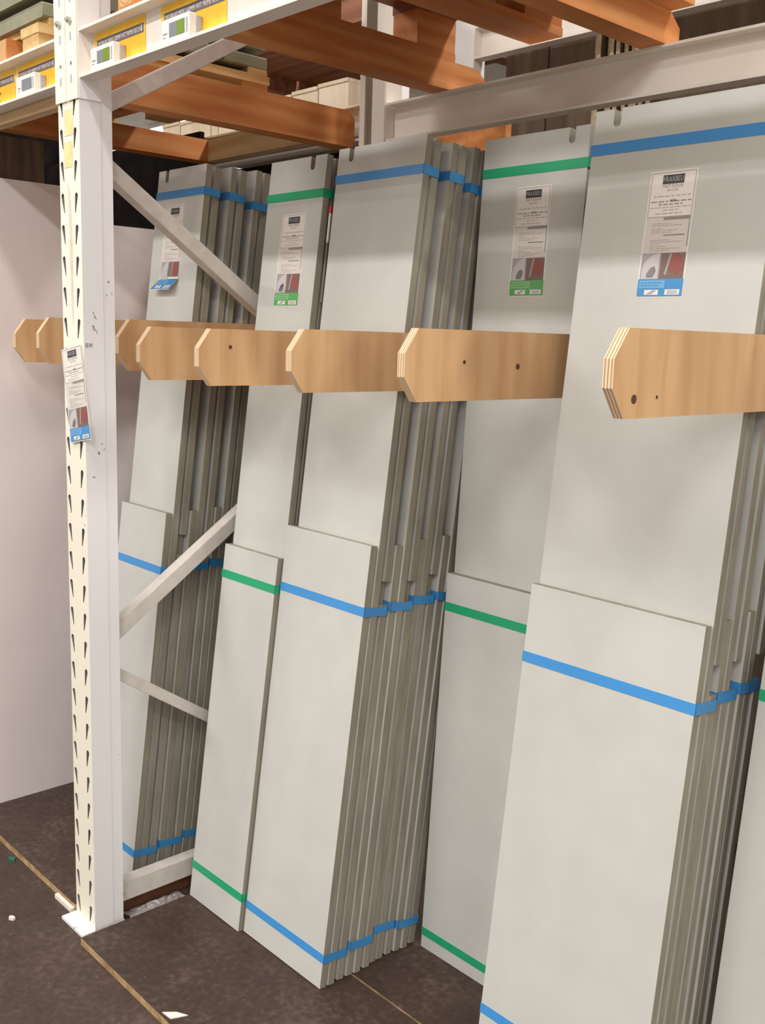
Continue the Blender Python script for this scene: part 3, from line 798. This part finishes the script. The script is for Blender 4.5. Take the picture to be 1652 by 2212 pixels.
def spacer_pile(x0, x1, y0, y1, z0, n, cols, side, group):
    """layers of grey boards with laths between them; every board and lath is a thing of its own"""
    rr = random.Random(11); z = z0; order = ['lowest', 'second', 'third', 'fourth', 'fifth', 'sixth', 'seventh']
    wc = (x1 - x0) / cols
    for k in range(n):
        for c in range(cols):
            a = x0 + c*wc + rr.uniform(0, .006); e = a + wc - .012; dy = rr.uniform(-.02, .02); h = .034
            pts = [(a, z+.004), (a+.004, z), (e-.004, z), (e, z+.004), (e, z+h-.004), (e-.004, z+h), (a+.004, z+h), (a, z+h-.004)]
            where = ('right hand', 'inner right', 'inner left', 'left hand')[::-1][c] if cols == 4 else ('left', 'middle', 'right')[c]
            single('primed_board', MB().prism(pts, 'Y', y0+dy, y1+dy), ['grey_board'], ((a+e)/2, (y0+y1)/2, z),
                   'grey green board, %s in the %s layer of the %s' % (where, order[k], side), 'board', group)
        z += .034
        if k < n - 1:
            for q, y in enumerate((y0+.10, (y0+y1)/2, y1-.13)):
                single('spacer_lath', MB().box(x0, x1-.012, y, y+.03, z, z+.016), ['pallet'], ((x0+x1)/2, y, z),
                       '%s spacer lath above the %s board layer of the %s' % (('front', 'middle', 'rear')[q], order[k], side), 'lath', 'spacer laths')
            z += .016
    return z
spacer_pile(-1.19, -0.215, 0.02, 0.68, zl + .0005, 6, 3, 'pile left of the upright', 'grey boards on the left pallet')
spacer_pile(0.155, 1.05, 0.03, 0.93, zr + .0005, 6, 3, 'pile over the right bay', 'grey boards on the right pallet')
for y in (.16, .52):
    single('green_strap', MB().box(-0.217, -0.2145, y, y+.014, zl + .002, zl + .28), ['green_strap'], (-.216, y, zl + .002), ('front' if y < .5 else 'rear') + ' green strap down the side of the grey board pile', 'strap', 'green straps')

# ------------------------------------------------------------------ the rack behind, seen above and beside the rear beam
bf = thing('rack_frame', 'bright white posts of the rack standing behind', 'rack frame', (-0.28, 1.2, 0))
part('post', MB().box(-0.312, -0.243, 1.20, 1.262, 0, 3.4), ['white_steel'], bf)
part('post', MB().box(-0.372, -0.283, 1.60, 1.66, 0, 3.4), ['white_steel'], bf)
part('tie', MB().box(-0.30, -0.285, 1.262, 1.60, 1.0, 1.04), ['brace'], bf)
part('tie', MB().box(-0.30, -0.285, 1.262, 1.60, 2.75, 2.79), ['brace'], bf)
def plain_beam(x0, x1, y, z0, z1, label):
    pr = [(y, z0), (y+.045, z0), (y+.045, z1), (y, z1), (y, z1-.007), (y+.036, z1-.007), (y+.036, z0+.007), (y, z0+.007)]
    t = thing('load_beam', label, 'rack beam', ((x0+x1)/2, y, z0), 'beams of the rack behind')
    part('channel', MB().prism(pr, 'X', x0, x1), ['beam'], t)
    part('connector', MB().box(x0-.004, x0, y, y+.05, z0-.05, z1+.05), ['beam'], t)
plain_beam(-0.279, 2.6, 1.60, 2.502, 2.608, 'white beam of the rack behind, right of its bright post')
t = thing('load_beam', 'white beam of the rack behind carrying the pale boxes', 'rack beam', (-1.5, 1.24, 2.20), 'beams of the rack behind')
part('channel', MB().prism([(1.24, 2.2), (1.285, 2.2), (1.285, 2.3), (1.24, 2.3)], 'X', -2.7, -0.313), ['beam'], t)
part('rear_channel', MB().prism([(2.0, 2.2), (2.045, 2.2), (2.045, 2.3), (2.0, 2.3)], 'X', -2.7, -0.313), ['beam'], t)
# pale boxes in a row on it
bx = -0.575
for k, (w_, h_) in enumerate(((.165, .132), (.15, .128), (.12, .122), (.155, .118), (.20, .115), (.05, .125), (.23, .12), (.14, .125))):
    lab = ['rightmost pale box in the row behind the rear post', 'second pale box from the right in the back row', 'third pale box from the right in the back row', 'fourth pale box from the right in the back row',
           'fifth pale box from the right in the back row', 'narrow pale strip box in the back row', 'wide pale box seen over the crosswise plank', 'leftmost pale box of the back row'][k]
    b_ = thing('pale_box', lab, 'box', (bx - w_/2, 1.30, 2.3), 'pale boxes in the back row')
    part('body', MB().box(bx-w_+.002, bx-.002, 1.29, 2.04, 2.3, 2.3+h_-.012), ['crate'], b_)
    part('lid', MB().box(bx-w_+.001, bx-.001, 1.285, 2.045, 2.3+h_-.012, 2.3+h_), ['crate'], b_)
    bx -= w_ + .003
# red brown shelf deck above the boxes
deck = thing('shelf_deck', 'red brown plywood deck over the pale boxes seen from below', 'shelf', (-1.3, 1.65, 2.62))
for k in range(5):
    part('deck_plank', MB().box(-2.6, -0.38, 1.27 + k*.17, 1.425 + k*.17, 2.645, 2.665), ['red_ply'], deck)
for x in (-2.3, -1.55, -0.95, -0.47):
    part('bearer', MB().box(x, x+.07, 1.27, 2.10, 2.585, 2.645), ['red_ply'], deck)
part('edge_board', MB().box(-2.6, -0.38, 1.245, 1.268, 2.585, 2.665), ['red_ply'], deck)
part('hanger', MB().box(-0.40, -0.385, 1.27, 1.60, 2.55, 2.585), ['brace'], deck)
# sheets standing on edge behind
def standing(x0, x1, y0, y1, z1, mats, label, group, name='brown_sheet', mi=0):
    return single(name, MB().box(x0, x1, y0, y1, 0, z1, mi), mats, ((x0+x1)/2, (y0+y1)/2, 0), label, 'panel', group)
standing(-0.27, -0.085, 1.76, 1.778, 3.05, ['dark_ply'], 'dark brown upright sheet just right of the second back post', 'dark sheets behind')
standing(-0.081, 0.125, 1.765, 1.783, 3.05, ['dark_ply'], 'dark brown upright sheet left of the row of sheet edges', 'dark sheets behind')
standing(0.375, 0.78, 1.76, 1.778, 3.05, ['dark_ply'], 'dark brown upright sheet right of the row of sheet edges', 'dark sheets behind')
standing(0.785, 1.6, 1.77, 1.788, 3.05, ['dark_ply'], 'dark brown upright sheet at the far right behind the rear beam', 'dark sheets behind')
for k in range(10):
    x = 0.135 + k * .0235; rr = random.Random(k)
    standing(x, x + .015, 1.70 + rr.uniform(0, .03), 2.45, 2.9 + rr.uniform(-.1, .05), ['dark_ply', 'sheet_edge'],
             ['first', 'second', 'third', 'fourth', 'fifth', 'sixth', 'seventh', 'eighth', 'ninth', 'tenth'][k] + ' from the left of the pale sheet edges above the rear beam', 'row of sheet edges', 'edge_sheet', {'-y': 1, '+z': 1, '*': 0})
part('cross_plank', MB().box(-0.243, 0.205, 1.225, 1.25, 2.10, 2.186), ['joist'], bf, 'orange plank across the back rack')

# ------------------------------------------------------------------ litter and small things
def scrap(pts, z, label, mat='scrap', h=.002, name='paper_scrap'):
    cx = sum(p[0] for p in pts)/len(pts); cy = sum(p[1] for p in pts)/len(pts)
    return single(name, MB().prism(pts, 'Z', z, z+h), [mat], (cx, cy, z), label, 'scrap', 'litter on the platform and floor')
scrap([(0.405, -0.043), (0.437, -0.040), (0.452, -0.004), (0.425, -0.018)], ZP, 'white triangular paper scrap near the front platform edge')
scrap([(0.486, -0.022), (0.492, -0.026), (0.498, -0.018), (0.492, -0.011)], ZP, 'tiny white paper chip right of the triangular scrap', h=.004)
scrap([(-0.213, -0.137), (-0.205, -0.143), (-0.193, -0.136), (-0.195, -0.129), (-0.207, -0.130)], 0.0, 'pale pebble like chip on the concrete at the left', h=.007)
scrap([(-0.515, -0.014), (-0.495, -0.020), (-0.480, -0.010), (-0.500, -0.002)], 0.0, 'green plastic crumb below the left platform edge', 'green_strap', .006)
single('white_strip', MB().box(-0.228, -0.132, -0.004, 0.0065, 0.0, 0.012), ['scrap'], (-.18, .001, 0), 'white strip lying along the left platform edge beside the upright', 'strip')
single('floor_batten', MB().box(-0.076, -0.050, 0.095, 0.905, 0.0, 0.038), ['redbatten'], (-.063, .5, 0), 'red brown batten on the floor under the lowest brace', 'batten')
# crumpled clear film in the slot between the platform sheets
mb = MB(); nx, ny = 9, 22; rr = random.Random(4); vs = []
for i in range(nx):
    for j in range(ny):
        u = i/(nx-1); v = j/(ny-1)
        edge = 1 - abs(2*u-1)
        vs.append((-0.042 + .054*u + rr.uniform(-.003, .003), 0.10 + .17*v + rr.uniform(-.004, .004), .0015 + edge*(.012*rr.random() + .010*max(0, math.sin(v*3.1))**3)))
fs = [(i*ny+j, (i+1)*ny+j, (i+1)*ny+j+1, i*ny+j+1) for i in range(nx-1) for j in range(ny-1)]
mb.add(vs, fs); single('plastic_film', mb, ['film'], (-.007, .18, 0.0015), 'crumpled grey plastic film in the floor slot beside the upright', 'film')
# thin white rod with a red tip stuck between the narrow green and the wide blue bundle
rod = thing('marker_rod', 'thin white rod with red tip between green and blue bundles', 'rod', (0.2625, 0.500, 1.63))
part('shaft', MB().cyl((0.2625, 0.5155, 1.775), (0.2625, 0.523, 1.845), .0035, n=8), ['rod'], rod)
part('handle', MB().cyl((0.2625, 0.500, 1.63), (0.2625, 0.5155, 1.775), .0030, n=8), ['hole'], rod)
part('tip', MB().cyl((0.2625, 0.523, 1.845), (0.2625, 0.525, 1.862), .0062, .0050, n=10), ['red'], rod)
